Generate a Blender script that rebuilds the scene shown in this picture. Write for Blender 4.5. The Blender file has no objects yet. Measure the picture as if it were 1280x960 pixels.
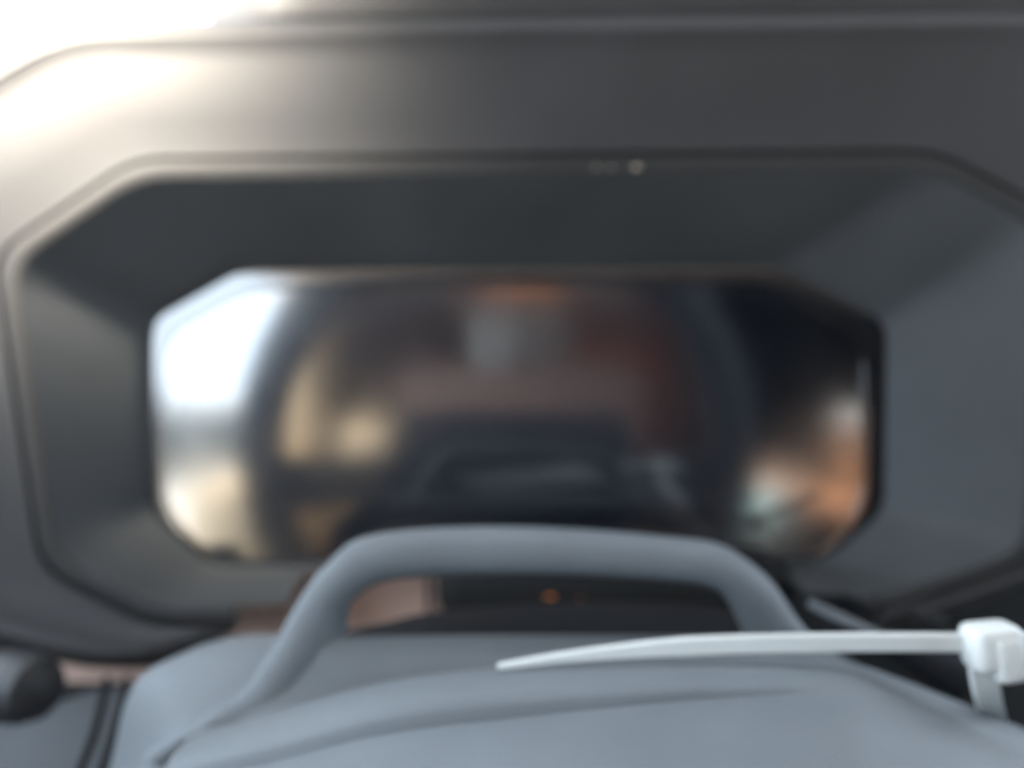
import bpy, bmesh, math, random
from mathutils import Vector, Matrix
random.seed(7)
S = bpy.context.scene
C = S.collection
R = math.radians

# ------------------------------------------------------------------ camera
FPX = 950.0                      # focal length in pixels of a 1280 px wide frame
cam_d = bpy.data.cameras.new('camera')
cam_d.sensor_width = 36.0
cam_d.lens = FPX / 1280.0 * 36.0
cam_d.clip_start = 0.002
cam_d.clip_end = 300.0
cam_d.dof.use_dof = True
cam_d.dof.focus_distance = 0.088
cam_d.dof.aperture_fstop = 9.3
cam = bpy.data.objects.new('camera', cam_d)
cam.location = (0, 0, 0)
cam.rotation_euler = (R(90), 0, 0)
C.objects.link(cam)
S.camera = cam

# ------------------------------------------------------------------ daylight and added glare lamp
w = bpy.data.worlds.new('World'); S.world = w; w.use_nodes = True
nt = w.node_tree; bg = nt.nodes['Background']
bg.inputs[0].default_value = (0.74, 0.87, 1.0, 1)
bg.inputs[1].default_value = 1.0

sd = bpy.data.lights.new('sun', 'SUN'); sd.energy = 4.0; sd.angle = R(0.6); sd.color = (1.0, 0.93, 0.82)
so = bpy.data.objects.new('sun', sd); C.objects.link(so)
SUN_DIR = Vector((0.46, 0.10, -0.88)).normalized()      # direction the light travels
so.rotation_euler = SUN_DIR.to_track_quat('-Z', 'Y').to_euler()

# added warm spot lamp, standing in for the glare at the hood's upper left
qd = bpy.data.lights.new('glare_spot', 'SPOT'); qd.energy = 10.0; qd.color = (1.0, 0.90, 0.75)
qd.spot_size = R(57); qd.spot_blend = 1.0; qd.shadow_soft_size = 0.03
qo = bpy.data.objects.new('glare_spot', qd); C.objects.link(qo)
qo.location = (-0.25, 0.08, 0.25)
qo.rotation_euler = (Vector((-0.180, 0.250, 0.150)) - Vector(qo.location)).to_track_quat('-Z', 'Y').to_euler()

S.view_settings.view_transform = 'Standard'
S.view_settings.look = 'None'
S.view_settings.gamma = 1.0
S.view_settings.use_curve_mapping = False
S.view_settings.exposure = 3.0
S.cycles.use_denoising = True
S.cycles.max_bounces = 5
S.cycles.sample_clamp_indirect = 3.0

# ------------------------------------------------------------------ materials
def mat(name, col, rough=0.55, var=0.12, grain=1400.0, bump=0.15, spec=0.5, scale=30.0, **kw):
    m = bpy.data.materials.new(name); m.use_nodes = True
    n = m.node_tree.nodes; l = m.node_tree.links
    b = n['Principled BSDF']
    tc = n.new('ShaderNodeTexCoord')
    nz = n.new('ShaderNodeTexNoise'); nz.inputs['Scale'].default_value = scale; nz.inputs['Detail'].default_value = 6
    l.new(tc.outputs['Object'], nz.inputs['Vector'])
    rp = n.new('ShaderNodeValToRGB')
    rp.color_ramp.elements[0].position = 0.3; rp.color_ramp.elements[1].position = 0.7
    rp.color_ramp.elements[0].color = [c * (1 - var) for c in col] + [1]
    rp.color_ramp.elements[1].color = [c * (1 + var) for c in col] + [1]
    l.new(nz.outputs['Fac'], rp.inputs['Fac']); l.new(rp.outputs['Color'], b.inputs['Base Color'])
    rr = n.new('ShaderNodeMapRange'); rr.inputs['To Min'].default_value = max(rough - 0.06, 0.01); rr.inputs['To Max'].default_value = min(rough + 0.06, 1)
    l.new(nz.outputs['Fac'], rr.inputs['Value']); l.new(rr.outputs['Result'], b.inputs['Roughness'])
    if bump > 0:
        g = n.new('ShaderNodeTexNoise'); g.inputs['Scale'].default_value = grain; g.inputs['Detail'].default_value = 2
        l.new(tc.outputs['Object'], g.inputs['Vector'])
        bp = n.new('ShaderNodeBump'); bp.inputs['Strength'].default_value = bump; bp.inputs['Distance'].default_value = 0.0004
        l.new(g.outputs['Fac'], bp.inputs['Height']); l.new(bp.outputs['Normal'], b.inputs['Normal'])
    b.inputs['Specular IOR Level'].default_value = spec
    for k, v in kw.items():
        b.inputs[k.replace('_', ' ')].default_value = v
    return m

M_HOOD = mat('soft_touch_hood_plastic', (0.029, 0.029, 0.031), 0.62, spec=0.35, var=0.2, scale=16)
M_FUNNEL = mat('funnel_plastic', (0.056, 0.061, 0.066), 0.8, spec=0.3, var=0.18, scale=16)
M_LIP = mat('lip_plastic', (0.025, 0.025, 0.026), 0.7, spec=0.3)
M_FRAME = mat('gloss_black_frame', (0.012, 0.013, 0.016), 0.14, bump=0.0, IOR=2.2)
M_GLASS = mat('display_glass', (0.006, 0.008, 0.012), 0.115, bump=0.0, spec=0.5, var=0.02, IOR=2.8)
M_COVER = mat('column_cover_plastic', (0.118, 0.133, 0.147), 0.62, spec=0.35)
M_BLACK = mat('black_rubber_and_shade', (0.012, 0.013, 0.016), 0.85, spec=0.15)  # black for cables; also carries the shade of the cover's rear shell
M_DARK = mat('dark_dash_plastic', (0.009, 0.010, 0.011), 0.8, spec=0.2)
M_BROWN = mat('brown_trim', (0.52, 0.36, 0.30), 0.7)
M_NYLON = mat('white_nylon', (0.60, 0.62, 0.61), 0.35, var=0.03)
M_ORANGE = mat('orange_plastic', (0.75, 0.24, 0.06), 0.3)
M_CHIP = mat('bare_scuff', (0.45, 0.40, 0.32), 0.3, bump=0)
M_WHEEL = mat('wheel_leather', (0.009, 0.012, 0.018), 0.7)

# ------------------------------------------------------------------ helpers
def P(px, py, d):
    """point seen d metres in front of the camera, measured off the photograph"""
    return Vector(((px - 640.0) / FPX * d, d, -(py - 480.0) / FPX * d))

def link(name, bm, m, parent=None, sharp=35, label=None, cat=None, kind=None, group=None):
    bmesh.ops.recalc_face_normals(bm, faces=bm.faces)
    me = bpy.data.meshes.new(name); bm.to_mesh(me); bm.free()
    for p in me.polygons: p.use_smooth = True
    me.set_sharp_from_angle(angle=R(sharp))
    me.materials.append(m)
    o = bpy.data.objects.new(name, me); C.objects.link(o)
    if parent is not None: o.parent = parent
    tag(o, label, cat, kind, group)
    return o

def tag(o, label=None, cat=None, kind=None, group=None):
    if label: o['label'] = label
    if cat: o['category'] = cat
    if kind: o['kind'] = kind
    if group: o['group'] = group
    return o

def thing(name, label, cat, loc=(0, 0, 0)):
    o = bpy.data.objects.new(name, None); C.objects.link(o)
    o.empty_display_size = 0.02
    return tag(o, label, cat)

def loft(rows, closed=False, skip=None):
    bm = bmesh.new()
    vs = [[bm.verts.new(p) for p in r] for r in rows]
    n = len(rows[0])
    for i in range(len(rows) - 1):
        for j in range(n if closed else n - 1):
            k = (j + 1) % n
            if skip and skip(i, j): continue
            try: bm.faces.new((vs[i][j], vs[i][k], vs[i + 1][k], vs[i + 1][j]))
            except ValueError: pass
    return bm

def box(bm, c, s, bev=0.0, rot=None):
    r = bmesh.ops.create_cube(bm, size=1.0)
    mt = Matrix.Translation(c) @ (rot.to_4x4() if rot else Matrix()) @ Matrix.Diagonal((*s, 1))
    bmesh.ops.transform(bm, matrix=mt, verts=r['verts'])
    if bev:
        es = list({e for v in r['verts'] for e in v.link_edges})
        bmesh.ops.bevel(bm, geom=es, offset=bev, segments=3, profile=0.5, affect='EDGES')

def catmull(pts, n):
    """smooth resample of a list of equal-length tuples"""
    pts = [tuple(map(float, p)) for p in pts]
    out = []
    m = len(pts) - 1
    for q in range(n + 1):
        u = q / n * m; i = min(int(u), m - 1); t = u - i
        p0, p1, p2, p3 = pts[max(i - 1, 0)], pts[i], pts[i + 1], pts[min(i + 2, m)]
        out.append(tuple(0.5 * (2 * b + (c - a) * t + (2 * a - 5 * b + 4 * c - d) * t * t + (3 * b - a - 3 * c + d) * t ** 3)
                         for a, b, c, d in zip(p0, p1, p2, p3)))
    return out

def offset(poly, d):
    """move the edges of a clockwise-on-screen polygon outwards by d pixels"""
    n = len(poly); out = []
    for i in range(n):
        a, b, c = Vector(poly[i - 1]), Vector(poly[i]), Vector(poly[(i + 1) % n])
        e1 = (b - a).normalized(); e2 = (c - b).normalized()
        n1 = Vector((e1.y, -e1.x)); n2 = Vector((e2.y, -e2.x))
        bis = (n1 + n2); bis /= max(bis.length_squared, 1e-6)
        out.append(tuple(b + bis * 2 * d * 1.0 if False else b + bis * 2 * d))
    return out

def ring(poly, rad, seg=7, per=10):
    """rounded polygon: per edge 'per' straight samples, per corner 'seg' samples"""
    n = len(poly); cor = []
    for i in range(n):
        a, b, c = Vector(poly[i - 1]), Vector(poly[i]), Vector(poly[(i + 1) % n])
        r = min(rad, (a - b).length * 0.45, (c - b).length * 0.45)
        s = b + (a - b).normalized() * r; e = b + (c - b).normalized() * r
        cor.append([s * (1 - t) ** 2 + b * 2 * t * (1 - t) + e * t * t for t in [k / (seg - 1) for k in range(seg)]])
    out = []
    for i in range(n):
        out += cor[i]
        s, e = cor[i][-1], cor[(i + 1) % n][0]
        out += [s.lerp(e, k / per) for k in range(1, per)]
    return out

def rpts(poly, rad, d, **k):
    return [P(v.x, v.y, d) for v in ring(poly, rad, **k)]

def tube(path, rad, seg=10, cap=True, flat=1.0):
    path = [Vector(p) for p in path]
    rows = []
    for i, p in enumerate(path):
        t = (path[min(i + 1, len(path) - 1)] - path[max(i - 1, 0)]).normalized()
        up = Vector((0, 0, 1)) if abs(t.z) < 0.9 else Vector((1, 0, 0))
        a = t.cross(up).normalized(); b = a.cross(t)
        r = rad[i] if isinstance(rad, (list, tuple)) else rad
        rows.append([p + a * r * flat * math.cos(2 * math.pi * k / seg) + b * r * math.sin(2 * math.pi * k / seg) for k in range(seg)])
    bm = loft(rows, True)
    if cap:
        bm.verts.ensure_lookup_table()
        bm.faces.new([bm.verts[k] for k in range(seg)])
        L = len(bm.verts)
        bm.faces.new([bm.verts[L - seg + k] for k in range(seg)])
    return bm

def quad(pts):
    bm = bmesh.new(); bm.faces.new([bm.verts.new(p) for p in pts]); return bm

# ================================================================== cabin shell (seen mirrored in the display; it also shades the dash)
M_LINER = mat('headliner_cloth', (0.30, 0.26, 0.23), 0.9, grain=600)
M_CARPET = mat('carpet', (0.035, 0.032, 0.032), 0.95, grain=600)
M_CLOTH = mat('brown_seat_cloth', (0.20, 0.13, 0.108), 0.8, grain=500)
M_TAN = mat('tan_trim', (0.66, 0.51, 0.33), 0.6)
M_PAVE = mat('pale_concrete', (0.58, 0.56, 0.53), 0.9, grain=40, scale=1.5)
M_HEDGE = mat('dark_hedge', (0.028, 0.040, 0.035), 0.9, grain=30, scale=4, bump=0.8)
M_WALLO = mat('orange_render', (0.42, 0.19, 0.085), 0.9, grain=40, scale=2)
M_GREYT = mat('grey_cloth', (0.13, 0.12, 0.115), 0.85, grain=500)
M_RED = mat('red_cloth', (0.30, 0.09, 0.07), 0.8, grain=500)
M_TEAL = mat('teal_plastic', (0.17, 0.28, 0.28), 0.5)

def slab(name, c, s, m, bev=0.01, **k):
    bm = bmesh.new(); box(bm, Vector(c), s, bev); return link(name, bm, m, **k)

bm = bmesh.new(); box(bm, Vector((0, 0, -1.10)), (120, 120, 0.04))
link('ground', bm, M_PAVE, kind='structure')
slab('cabin_floor', (0.27, -0.75, -0.74), (1.50, 2.9, 0.06), M_CARPET, kind='structure')
slab('cabin_roof', (0.27, -1.02, 0.47), (1.56, 2.70, 0.05), M_LINER, kind='structure')
slab('cabin_rear_wall', (0.13, -2.33, -0.14), (1.30, 0.05, 1.14), M_CLOTH, kind='structure')
slab('bulkhead', (0.27, 0.62, -0.40), (1.60, 0.04, 0.72), M_DARK, kind='structure')
slab('dashboard_deck', (0.30, 0.70, 0.075), (1.62, 0.68, 0.03), M_DARK, kind='structure')
# ================================================================== instrument hood
hood = thing('instrument_hood', 'dark grey moulded dashboard hood with funnel opening around the black display', 'dashboard hood')
SCR = [(300, 336), (975, 332), (1110, 402), (1107, 640), (1032, 703), (262, 709), (184, 641), (187, 400)]
GLS = [(316, 364), (962, 361), (1077, 424), (1075, 632), (1020, 693), (273, 701), (210, 634), (208, 424)]
FUN = [(172, 213), (1168, 204), (1306, 276), (1291, 694), (1112, 753), (195, 768), (64, 702), (8, 325)]
HOD = [(72, 36), (1430, 22), (1560, 150), (1500, 636), (1150, 773), (110, 830), (-150, 762), (-150, 170)]
D_F, D_H = 0.246, 0.2435
fin = offset(FUN, -11); fout = offset(FUN, 10); fgr = offset(FUN, 15)
k = dict(seg=9, per=14)
# funnel walls
rows = [rpts(offset(SCR, -3), 26, 0.2785, **k), rpts(offset(SCR, 2), 16, 0.2765, **k)]
a = ring(offset(SCR, 2), 16, **k); b = ring(fin, 40, **k)
for t in (0.15, 0.4, 0.65, 0.88, 1.0):
    d = 0.2765 + (D_F - 0.2765) * t
    # the wall keeps straight in space, so interpolate the points themselves
    rows.append([P(u.x, u.y, 0.2765).lerp(P(v.x, v.y, D_F), t) for u, v in zip(a, b)])
def wcut(i, j):
    u, v = a[j], a[(j + 1) % len(a)]; x = (u.x + v.x) / 2
    return u.y > 690 and 385 < x < 985 and i >= 2
funnel = link('funnel', loft(rows, True, wcut), M_FUNNEL, hood, sharp=40)
# rounded lip where the funnel meets the hood face
rows = []
for s, dd in ((-11, 0.0), (-8, -0.0003), (-3, -0.0007), (2, -0.0009), (7, -0.0007), (11, 0.0), (13, 0.0014)):
    rows.append(rpts(offset(FUN, s), 40, D_F + dd, **k))
fl = ring(FUN, 40, **k)
lip = link('funnel_lip', loft(rows, True, lambda i, j: fl[j].y > 720 and 305 < fl[j].x < 1090), M_LIP, hood, sharp=60)
# hood face, open below where the column cover passes
a = ring(offset(FUN, 13), 40, **k); b = ring(offset(HOD, -16), 60, **k)
rows = [[P(u.x, u.y, D_F + 0.0014) for u in a]]
a2 = ring(offset(FUN, 18), 40, **k)
rows.append([P(u.x, u.y, D_F - 0.0005) for u in a2])
for t in (0.08, 0.3, 0.55, 0.8, 1.0):
    bulge = -0.001 * math.sin(math.pi * t)
    rows.append([P(u.x + (v.x - u.x) * t, u.y + (v.y - u.y) * t, D_F + (D_H - D_F) * t + bulge) for u, v in zip(a2, b)])
for s, dd in ((-13, -0.0005), (-7, 0.0), (-1, 0.0014), (4, 0.0030), (8, 0.0060), (9, 0.02), (9, 0.10)):
    rows.append([P(u.x, u.y, D_H + dd).lerp(P(u.x, u.y, D_H), 0) if dd < 0.01 else
                 P(u.x, u.y, D_H + 0.006) + Vector((0, dd - 0.006, -0.02 * (dd - 0.006)))
                 for u in ring(offset(HOD, s), 60, **k)])
mid = [P(u.x, u.y, D_F) for u in a]
def cut(i, j):
    u = a[j]; v = a[(j + 1) % len(a)]
    return u.y > 700 and 300 < (u.x + v.x) / 2 < 1095
face = link('hood_face', loft(rows, True, cut), M_HOOD, hood, sharp=60)
sm = face.modifiers.new('thick', 'SOLIDIFY'); sm.thickness = 0.0025; sm.offset = -1
# upper visor shell above the seam
rows = []
for py, d in ((46, 0.262), (36, 0.2560), (28, 0.2525), (20, 0.2512), (0, 0.2512), (-40, 0.254), (-120, 0.268), (-180, 0.282), (-190, 0.36)):
    r = []
    for q in range(41):
        t = q / 40
        px = 262 + t * 1300
        e = max(0, 1 - t * 14)            # rounded left end
        r.append(P(px + 10 * (1 - e) * 0 - max(0, (20 - py)) * 0.15 * (1 - t), py - 9 * t + 6 * e * e, d + 0.03 * e * e))
    rows.append(r)
uv = link('upper_visor', loft(rows), M_HOOD, hood, sharp=60)
# scuffs on the lip
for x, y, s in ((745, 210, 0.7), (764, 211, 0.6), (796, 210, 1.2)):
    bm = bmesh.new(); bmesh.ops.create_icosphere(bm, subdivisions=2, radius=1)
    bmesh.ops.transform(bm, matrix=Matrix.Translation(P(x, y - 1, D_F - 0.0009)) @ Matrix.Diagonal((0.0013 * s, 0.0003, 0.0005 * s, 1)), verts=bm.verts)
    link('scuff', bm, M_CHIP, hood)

# ================================================================== display
disp = thing('instrument_display', 'switched-off black instrument display mirroring the cabin inside the hood', 'display')
rows = [rpts(offset(SCR, -1), 26, 0.2779, **k), rpts(offset(SCR, -6), 26, 0.2775, **k),
        rpts(offset(GLS, 3), 34, 0.2777, **k), rpts(offset(GLS, 0), 34, 0.2787, **k)]
link('display_frame', loft(rows, True), M_FRAME, disp, sharp=30)
bm = bmesh.new()
f0 = bm.faces.new([bm.verts.new(v) for v in rpts(offset(GLS, 4), 34, 0.2783, **k)])
link('cover_glass', bm, M_GLASS, disp)

# ================================================================== steering column cover with its loop
cov = thing('steering_column_cover', 'blue-grey plastic steering column cover with raised loop at its top', 'column cover')
def strip(defs, n=48):
    return [[P(*p) for p in catmull(d, n)] for d in defs]
# near, rounded pad in two steps
defs = [
    [(235, 925, .146), (330, 893, .147), (480, 852, .148), (640, 833, .148), (860, 822, .149), (1040, 826, .150), (1130, 850, .151), (1290, 915, .152)],
    [(225, 934, .141), (330, 897, .139), (480, 857, .139), (640, 837, .139), (860, 826, .139), (1040, 829, .140), (1130, 853, .141), (1290, 915, .144)],
    [(215, 945, .136), (330, 910, .132), (480, 870, .130), (640, 850, .129), (860, 838, .129), (1040, 841, .130), (1130, 862, .133), (1290, 922, .138)],
    [(205, 965, .131), (330, 932, .127), (480, 894, .1245), (640, 874, .1235), (860, 860, .1225), (1040, 858, .1235), (1130, 876, .128), (1290, 930, .1345)],
    [(203, 972, .1305), (330, 940, .1262), (480, 904, .1238), (640, 885, .1228), (860, 868, .1218), (1040, 862, .1228), (1130, 879, .1273), (1290, 932, .134)],
    [(200, 990, .1295), (330, 955, .1255), (480, 918, .1233), (640, 898, .1223), (860, 876, .1214), (1040, 867, .1222), (1130, 882, .1268), (1290, 934, .1335)],
    [(195, 1000, .127), (330, 963, .1225), (480, 926, .120), (640, 905, .119), (860, 882, .1185), (1040, 873, .1195), (1130, 888, .124), (1290, 940, .131)],
    [(170, 1060, .115), (330, 1010, .110), (480, 980, .107), (640, 960, .105), (860, 945, .105), (1040, 935, .107), (1130, 945, .112), (1290, 980, .120)],
    [(150, 1200, .100), (330, 1180, .092), (480, 1170, .088), (640, 1160, .086), (860, 1150, .086), (1040, 1145, .089), (1130, 1150, .095), (1290, 1160, .104)],
]
link('front_pad', loft(strip(defs)), M_COVER, cov, sharp=50)
# shell between the loop and the pad, running down at both sides
defs = [
    [(110, 1100, .176), (138, 960, .176), (166, 858, .176), (232, 815, .177), (310, 794, .178), (430, 796, .178), (640, 794, .178), (930, 796, .178), (1010, 800, .178), (1060, 824, .178), (1150, 870, .178), (1290, 960, .178)],
    [(118, 1100, .170), (146, 965, .170), (178, 866, .170), (242, 823, .171), (315, 800, .171), (430, 798, .171), (640, 796, .171), (930, 798, .171), (1005, 806, .171), (1055, 830, .171), (1150, 880, .171), (1290, 965, .171)],
    [(130, 1100, .163), (160, 985, .163), (205, 905, .163), (262, 868, .163), (330, 836, .164), (430, 811, .165), (640, 803, .165), (930, 804, .165), (1000, 815, .165), (1050, 836, .165), (1150, 885, .165), (1290, 968, .165)],
    [(136, 1100, .158), (172, 995, .158), (220, 925, .158), (272, 905, .158), (336, 882, .159), (470, 846, .160), (640, 830, .160), (930, 820, .160), (1012, 827, .160), (1056, 842, .160), (1150, 890, .160), (1290, 970, .160)],
    [(140, 1100, .150), (180, 1010, .150), (232, 950, .151), (280, 930, .153), (340, 910, .155), (480, 872, .157), (640, 856, .157), (930, 842, .157), (1020, 846, .157), (1060, 856, .157), (1150, 900, .157), (1290, 980, .157)],
]
link('upper_shell', loft(strip(defs, 72)), M_COVER, cov, sharp=50)
# the loop: outer and inner edge, with a rounded front
outer = [(180, 945, .158), (250, 905, .149), (300, 866, .153), (338, 812, .157), (372, 752, .160), (405, 708, .161), (450, 678, .161), (560, 666, .161), (700, 667, .161), (850, 679, .161), (915, 690, .162), (962, 724, .163), (996, 772, .165), (1024, 806, .167)]
inner = [(250, 950, .158), (305, 915, .149), (350, 888, .152), (392, 846, .156), (424, 804, .159), (430, 768, .160), (470, 731, .160), (560, 720, .160), (700, 719, .160), (840, 727, .160), (893, 737, .161), (918, 760, .162), (932, 785, .164), (944, 812, .166)]
O = catmull(outer, 90); I = catmull(inner, 90)
rows = []
for o_, i_ in zip(O, I):
    po, pi_ = P(*o_), P(*i_)
    sec = []
    fr = min(1.0, max(0.12, (o_[2] - 0.146) / 0.012))
    th = 0.0036 * fr; back = 0.011
    for q in range(11):                      # rounded front
        t = q / 10
        bul = (math.sin(math.pi * t) ** 0.5) * th
        sec.append(po.lerp(pi_, t) + Vector((0, -bul, 0)))
    sec.append(pi_ + Vector((0, back * 0.6, 0))); sec.append(pi_.lerp(po, 0.12) + Vector((0, back, 0)))
    sec.append(pi_.lerp(po, 0.88) + Vector((0, back, 0))); sec.append(po + Vector((0, back * 0.6, 0)))
    rows.append(sec)
bm = loft(rows, True); link('loop', bm, M_COVER, cov, sharp=70)
# web plate filling the foot of the loop below its opening
defs = [
    [(225, 920, .1475), (290, 886, .1510), (335, 842, .1545), (372, 802, .1570), (424, 797, .1580), (640, 798, .1585), (925, 793, .1590), (965, 800, .1620), (1024, 815, .1660)],
    [(228, 922, .1470), (296, 892, .1500), (345, 860, .1530), (385, 825, .1550), (430, 806, .1560), (640, 805, .1565), (925, 800, .1570), (970, 806, .1600), (1030, 818, .1640)],
    [(240, 928, .1460), (330, 895, .1480), (400, 873, .1500), (440, 862, .1510), (490, 850, .1515), (640, 834, .1515), (860, 823, .1515), (960, 823, .1530), (1045, 828, .1560)],
    [(240, 940, .1450), (330, 910, .1470), (400, 890, .1490), (440, 880, .1500), (490, 868, .1505), (640, 850, .1505), (860, 840, .1505), (960, 840, .1520), (1045, 845, .1550)],
]
link('loop_web', loft(strip(defs, 80)), M_COVER, cov, sharp=50)
# rear of the cover in the opening, its shade put into black colour
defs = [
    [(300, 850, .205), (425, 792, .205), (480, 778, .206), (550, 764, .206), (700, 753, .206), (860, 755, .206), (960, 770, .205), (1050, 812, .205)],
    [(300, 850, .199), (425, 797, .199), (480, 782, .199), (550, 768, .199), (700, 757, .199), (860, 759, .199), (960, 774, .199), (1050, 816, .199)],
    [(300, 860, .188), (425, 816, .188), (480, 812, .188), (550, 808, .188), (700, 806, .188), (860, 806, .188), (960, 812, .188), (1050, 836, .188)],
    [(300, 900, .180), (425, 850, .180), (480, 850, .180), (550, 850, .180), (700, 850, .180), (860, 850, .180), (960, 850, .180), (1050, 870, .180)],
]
link('shaded_rear_shell', loft(strip(defs)), M_BLACK, cov, sharp=50)

# ================================================================== cable tie
tie = thing('cable_tie', 'white nylon cable tie lying across the grey column cover', 'cable tie')
TD = 0.116
def band(path, wid, thick):
    """flat strap: path of (px, py, d), width in pixels measured up and down"""
    rows = []
    for (x, y, d), wv in zip(path, wid):
        c = P(x, y, d); h = wv / 2 / FPX * d
        rows.append([c + Vector((0, -thick / 2, h * 0.8)), c + Vector((0, -thick / 2, -h * 0.8)), c + Vector((0, -thick * 0.2, -h)),
                     c + Vector((0, thick / 2, -h * 0.9)), c + Vector((0, thick / 2, h * 0.9)), c + Vector((0, -thick * 0.2, h))])
    bm = loft(rows, True)
    bm.verts.ensure_lookup_table(); L = len(bm.verts)
    bm.faces.new([bm.verts[q] for q in range(6)]); bm.faces.new([bm.verts[L - 6 + q] for q in range(6)])
    return bm
path = catmull([(622, 833, .1385), (700, 822, .1375), (800, 812, .1365), (900, 806, .1355), (1050, 803, .1345), (1200, 803, .134), (1310, 803, .135)], 50)
wid = [min(23.5, 4 + q * 0.9) for q in range(51)]
link('strap', band(path, wid, 0.0015), M_NYLON, tie, sharp=40)
hb = bmesh.new()
box(hb, P(1240, 808, .1325), (0.0088, 0.0070, 0.0080), 0.0018, Matrix.Rotation(R(-5), 3, 'Y'))
hd = link('head', hb, M_NYLON, tie, sharp=60)
hb = bmesh.new(); box(hb, P(1253, 820, .1315), (0.0052, 0.0060, 0.0082), 0.0014, Matrix.Rotation(R(-8), 3, 'Y'))
link('ratchet_housing', hb, M_NYLON, hd, sharp=60)
rows = []
for x, y, d, hw in ((1229, 830, .1335, 17), (1231, 850, .1338, 16), (1235, 872, .136, 15.5), (1239, 888, .142, 15), (1241, 898, .150, 14.5), (1242, 910, .165, 14)):
    c = P(x, y, d); h = hw / FPX * d
    rows.append([c + Vector((-h, -0.0006, 0)), c + Vector((h, -0.0006, 0)), c + Vector((h, 0.0008, 0)), c + Vector((-h, 0.0008, 0))])
link('wrapped_strap', loft(rows, True), M_NYLON, tie, sharp=40)

# ================================================================== lower dash around the column
dash = thing('lower_dashboard', 'dark lower dashboard with brown trim showing beneath the instrument hood', 'dashboard')
rows = [[P(x, y, d) for x in range(-500, 1801, 100)] for y, d in ((700, .33), (760, .325), (840, .31), (900, .30), (1100, .28))]
link('dark_panel', loft(rows), M_DARK, dash)
rows = [[P(x, y, d) for x in range(40, 581, 20)] for y, d in ((690, .302), (765, .298), (800, .29), (853, .275))]
rows.append([p + Vector((0, 0.03, -0.002)) for p in rows[-1]])
link('brown_trim_panel', loft(rows), M_BROWN, dash)
rows = [[P(x, y, d) for x in range(533, 541, 2)] for y, d in ((700, .296), (765, .294), (800, .286), (850, .271))]
link('trim_seam', loft(rows), M_BLACK, dash)
# rounded dark module right of the trim
bm = bmesh.new(); box(bm, P(760, 720, .285), (0.125, 0.05, 0.021), 0.008); link('dark_module', bm, M_DARK, dash)
bm = bmesh.new(); box(bm, P(860, 800, .30), (0.19, 0.06, 0.026), 0.004); link('lower_ledge', bm, M_DARK, dash)
for x, y, sx, sz in ((688, 746, 7, 2.2), (726, 748, 2, 0.5)):
    bm = bmesh.new(); bmesh.ops.create_icosphere(bm, subdivisions=2, radius=1)
    q = 0.257 / FPX
    bmesh.ops.transform(bm, matrix=Matrix.Translation(P(x, y, 0.257)) @ Matrix.Diagonal((sx * 0.9 * q, 0.0008, sz * 0.8 * q, 1)), verts=bm.verts)
    link('orange_clip', bm, M_ORANGE, dash)
# trim line on the right below the hood and the slot beside it
t = tube([P(*p) for p in catmull([(1180, 776, .205), (1150, 769, .205), (1170, 760, .205), (1230, 739, .205), (1300, 712, .205)], 20)], 0.0011)
link('edge_trim', t, M_LIP, dash)

panel = thing('kick_panel', 'grey blue lower panel at the left beside the column cover', 'panel')
rows = strip([[(-120, 905, .25), (0, 900, .25), (90, 872, .25), (140, 856, .25), (260, 850, .25)],
              [(-120, 915, .244), (0, 910, .244), (90, 882, .244), (140, 866, .244), (260, 860, .244)],
              [(-120, 1000, .225), (0, 1000, .225), (90, 980, .225), (140, 970, .225), (260, 960, .225)],
              [(-120, 1150, .21), (0, 1150, .21), (90, 1150, .21), (140, 1150, .21), (260, 1150, .21)]], 20)
M_PANEL = mat('grey_panel_plastic', (0.058, 0.066, 0.076), 0.7)
link('panel_shell', loft(rows), M_PANEL, panel)
for nm, lab, pts in (('wiring_cable', 'thin dark cable at lower left, outer one of the pair', [(134, 850, .232), (128, 880, .219), (117, 920, .212), (100, 965, .206), (84, 1010, .200)]),
                ('wiring_cable', 'thin dark cable at lower left, the one touching the column cover', [(158, 850, .232), (152, 880, .217), (140, 925, .210), (126, 965, .204), (112, 1010, .199)])):
    o = link(nm, tube([P(*p) for p in catmull(pts, 24)], 0.0012), M_BLACK, label=lab, cat='cable', group='pair of dark cables')

M_STALK = mat('stalk_plastic', (0.020, 0.022, 0.027), 0.6)
stalk = thing('control_stalk', 'dark rounded control stalk end at the lower left edge', 'stalk')
link('stalk_arm', tube([P(-140, 850, .22), P(-60, 855, .215), P(0, 858, .21)], [0.006, 0.007, 0.008], 16), M_STALK, stalk)
link('stalk_knob', tube([P(*p) for p in ((-20, 857, .212), (0, 858, .21), (30, 860, .207), (48, 862, .205), (55, 863, .204))], [0.006, 0.0095, 0.0095, 0.008, 0.004], 20), M_STALK, stalk)

st2 = thing('column_lever', 'thin grey lever pointing down beside the loop at right', 'lever')
link('lever_arm', tube([P(*p) for p in ((1012, 754, .195), (1040, 768, .19), (1075, 784, .186), (1110, 800, .182))], [0.0010, 0.0013, 0.0013, 0.0013], 12), M_COVER, st2)
link('lever_root', tube([P(*p) for p in ((1105, 798, .1825), (1150, 822, .18), (1200, 850, .178))], [0.003, 0.004, 0.005], 12), M_BLACK, st2)

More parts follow.
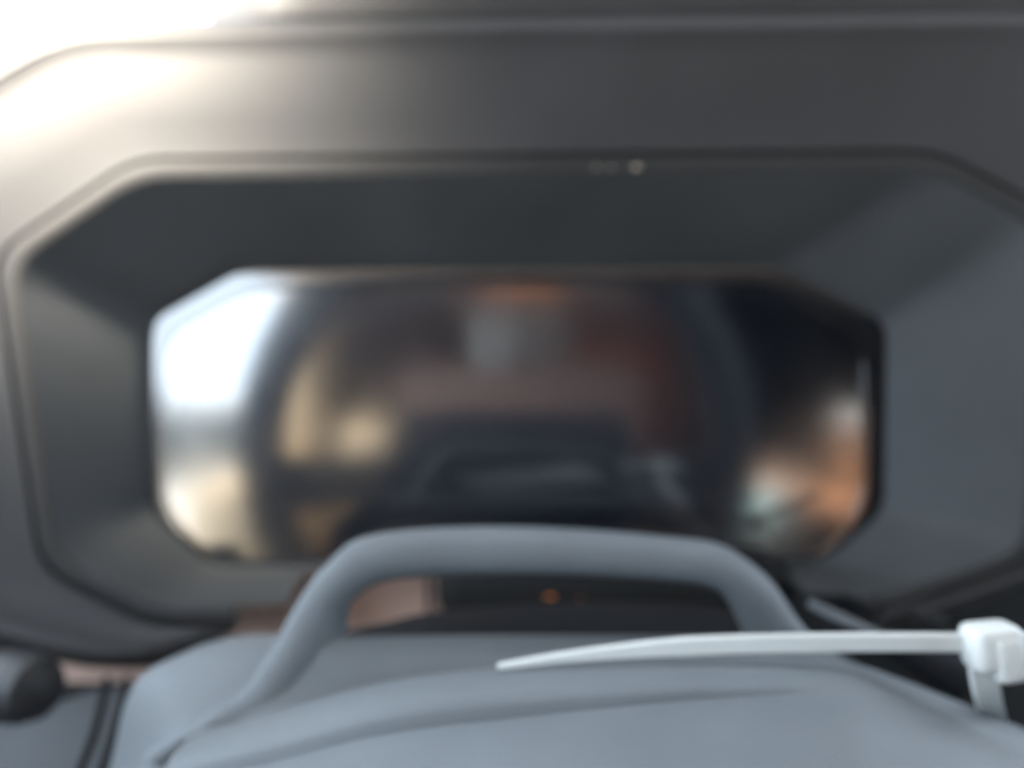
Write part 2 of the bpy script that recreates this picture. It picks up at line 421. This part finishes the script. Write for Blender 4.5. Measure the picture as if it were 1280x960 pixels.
# ================================================================== steering wheel, behind the viewpoint, mirrored in the display
wheel = thing('steering_wheel', 'dark steering wheel rim mirrored as an arch in the black display', 'steering wheel')
wc = Vector((-0.012, -0.055, -0.05))
N = 64
rows = []
for q in range(N):
    a_ = 2 * math.pi * q / N
    rad = Vector((math.cos(a_), 0, math.sin(a_)))
    rows.append([wc + rad * (0.190 + 0.020 * math.cos(2 * math.pi * s / 14)) + Vector((0, 0.015 * math.sin(2 * math.pi * s / 14), 0)) for s in range(14)])
rows.append(rows[0])
link('rim', loft(rows, True), M_WHEEL, wheel)
bm = bmesh.new(); box(bm, wc + Vector((0.01, -0.012, -0.035)), (0.20, 0.045, 0.125), 0.02); link('hub', bm, M_WHEEL, wheel)
for sx in (-1, 1):
    bm = bmesh.new(); box(bm, wc + Vector((sx * 0.135, -0.006, -0.03)), (0.10, 0.016, 0.045), 0.006); link('spoke', bm, M_WHEEL, wheel)
bm = bmesh.new(); box(bm, wc + Vector((0, -0.006, -0.135)), (0.06, 0.016, 0.10), 0.006); link('spoke', bm, M_WHEEL, wheel)

# ================================================================== cabin things, seen only in the mirror of the display
def V(px, py, y):
    """point behind the viewpoint that the display mirrors at this pixel"""
    v = 0.56 - y
    return Vector(((px - 640) / FPX * v, y, -(py - 480) / FPX * v))

pil = thing('door_pillar', 'tan door pillar behind the driver mirrored in the display', 'pillar')
bm = bmesh.new(); box(bm, Vector((-0.43, -1.07, -0.14)), (0.07, 0.26, 1.18), 0.02); link('pillar_trim', bm, M_TAN, pil)
bm = bmesh.new(); box(bm, Vector((-0.445, -0.79, -0.425)), (0.13, 0.38, 0.55), 0.03); link('lower_trim', bm, M_TAN, pil)
qp = slab('rear_door', (-0.47, -1.74, -0.14), (0.06, 1.10, 1.16), M_CLOTH, label='brown rear door behind the driver, mirrored in the display', cat='door')
fkp = slab('bounce_block_panel', (-0.47, 0.10, -0.36), (0.05, 1.0, 0.70), M_DARK, label='unseen dark panel left of the column, added to block ground bounce', cat='panel')  # unseen; put in to keep warm ground light off the dash
sill = slab('door_sill', (-0.45, -0.4, -0.66), (0.08, 1.5, 0.14), M_DARK, label='dark door sill below the open doorway mirrored at left', cat='sill')

seat = thing('driver_seat', 'brown driver seat with grey headrest mirrored in the display', 'seat')
bm = bmesh.new(); box(bm, Vector((0.02, -0.98, -0.26)), (0.50, 0.13, 0.60), 0.05); link('backrest', bm, M_CLOTH, seat)
bm = bmesh.new(); box(bm, Vector((-0.27, -0.93, -0.30)), (0.10, 0.16, 0.46), 0.04); link('side_bolster', bm, M_TAN, seat)
bm = bmesh.new(); box(bm, Vector((0.02, -1.0, 0.10)), (0.21, 0.09, 0.15), 0.042); link('headrest', bm, M_GREYT, seat)
bm = bmesh.new(); box(bm, Vector((0.02, -0.66, -0.52)), (0.50, 0.50, 0.13), 0.05); link('cushion', bm, M_CLOTH, seat)
bolt = slab('red_cushion', (0.24, -1.5, -0.02), (0.34, 0.12, 0.30), M_RED, 0.05, label='red cushion on the back seat mirrored right of the headrest', cat='cushion')
bench = slab('rear_bench', (0.12, -1.85, -0.40), (0.9, 0.6, 0.5), M_CLOTH, 0.06, label='brown rear bench seat mirrored in the display', cat='seat')

link('pull_loop', tube([V(*p, -0.945) for p in catmull([(600, 392), (600, 430), (603, 455), (615, 464), (627, 455), (630, 430), (630, 392)], 30)], 0.008), M_NYLON, seat)
# passenger side: door with its window, sunlit wall outside
pd = thing('passenger_door', 'dark passenger door with a low window mirrored at the display right end', 'door')
bm = bmesh.new()
box(bm, Vector((1.02, 0.04, -0.37)), (0.06, 1.05, 0.62), 0.01); link('front_panel', bm, M_DARK, pd)
bm = bmesh.new(); box(bm, Vector((1.02, -1.07, -0.10)), (0.06, 1.16, 1.14), 0.01); link('rear_panel', bm, M_DARK, pd)
bm = bmesh.new(); box(bm, Vector((1.02, -1.94, 0.20)), (0.055, 0.76, 0.54), 0.01); link('window_header', bm, M_DARK, pd)
bm = bmesh.new(); box(bm, Vector((1.02, -1.94, -0.55)), (0.055, 0.76, 0.30), 0.01); link('lower_panel', bm, M_DARK, pd)
bm = bmesh.new(); box(bm, Vector((0.87, -2.28, 0.07)), (0.26, 0.05, 0.80), 0.02); link('rear_pillar', bm, M_DARK, pd)
bm = bmesh.new(); box(bm, Vector((1.025, -2.09, 0.065)), (0.05, 0.50, 0.81), 0.01); link('side_pillar', bm, M_DARK, pd)
bm = bmesh.new(); box(bm, Vector((0.87, -2.28, -0.61)), (0.26, 0.05, 0.20), 0.01); link('rear_lower_panel', bm, M_DARK, pd)
slab('garden_wall', (2.75, -6.0, -0.73), (0.2, 9, 0.72), M_WALLO, 0.02, label='low orange wall outside, mirrored at the display right end', cat='wall')
brl = thing('barrel', 'teal barrel standing outside, mirrored low at the display right end', 'barrel')
bm = bmesh.new()
rows = []
for z, r in ((-1.08, .13), (-1.0, .15), (-.85, .16), (-.7, .155), (-.62, .13), (-.60, .06)):
    rows.append([Vector((1.55 + r * math.cos(2 * math.pi * q / 20), -3.95 + r * math.sin(2 * math.pi * q / 20), z)) for q in range(20)])
link('barrel_body', loft(rows, True), M_TEAL, brl)
lamp = thing('added_amber_lamp', 'added amber lamp at the cabin rear, giving the orange patch at the display top edge', 'lamp')  # made-up glowing piece, added for the orange patch in the display
bm = bmesh.new(); box(bm, Vector((0.03, -2.18, 0.425)), (0.32, 0.16, 0.04), 0.012); link('lamp_base', bm, M_DARK, lamp)
bm = bmesh.new(); box(bm, Vector((0.03, -2.18, 0.385)), (0.28, 0.12, 0.05), 0.015)
M_LENS = mat('amber_lens', (0.6, 0.25, 0.10), 0.4, Emission_Color=(1.0, 0.42, 0.20, 1), Emission_Strength=0.35)
link('lens', bm, M_LENS, lamp)
# hedge outside, beyond the open driver's doorway
bm = bmesh.new()
for q in range(60):
    r = bmesh.ops.create_icosphere(bm, subdivisions=2, radius=0.35 + 0.2 * random.random())
    bmesh.ops.translate(bm, verts=r['verts'], vec=(-4.3 + random.uniform(-.2, .2), -6.0 - q * 0.18, -0.80 + random.uniform(-.1, .08)))
hg = thing('hedge', 'low dark hedge outside, mirrored at the display left end', 'hedge')
link('foliage', bm, M_HEDGE, hg)
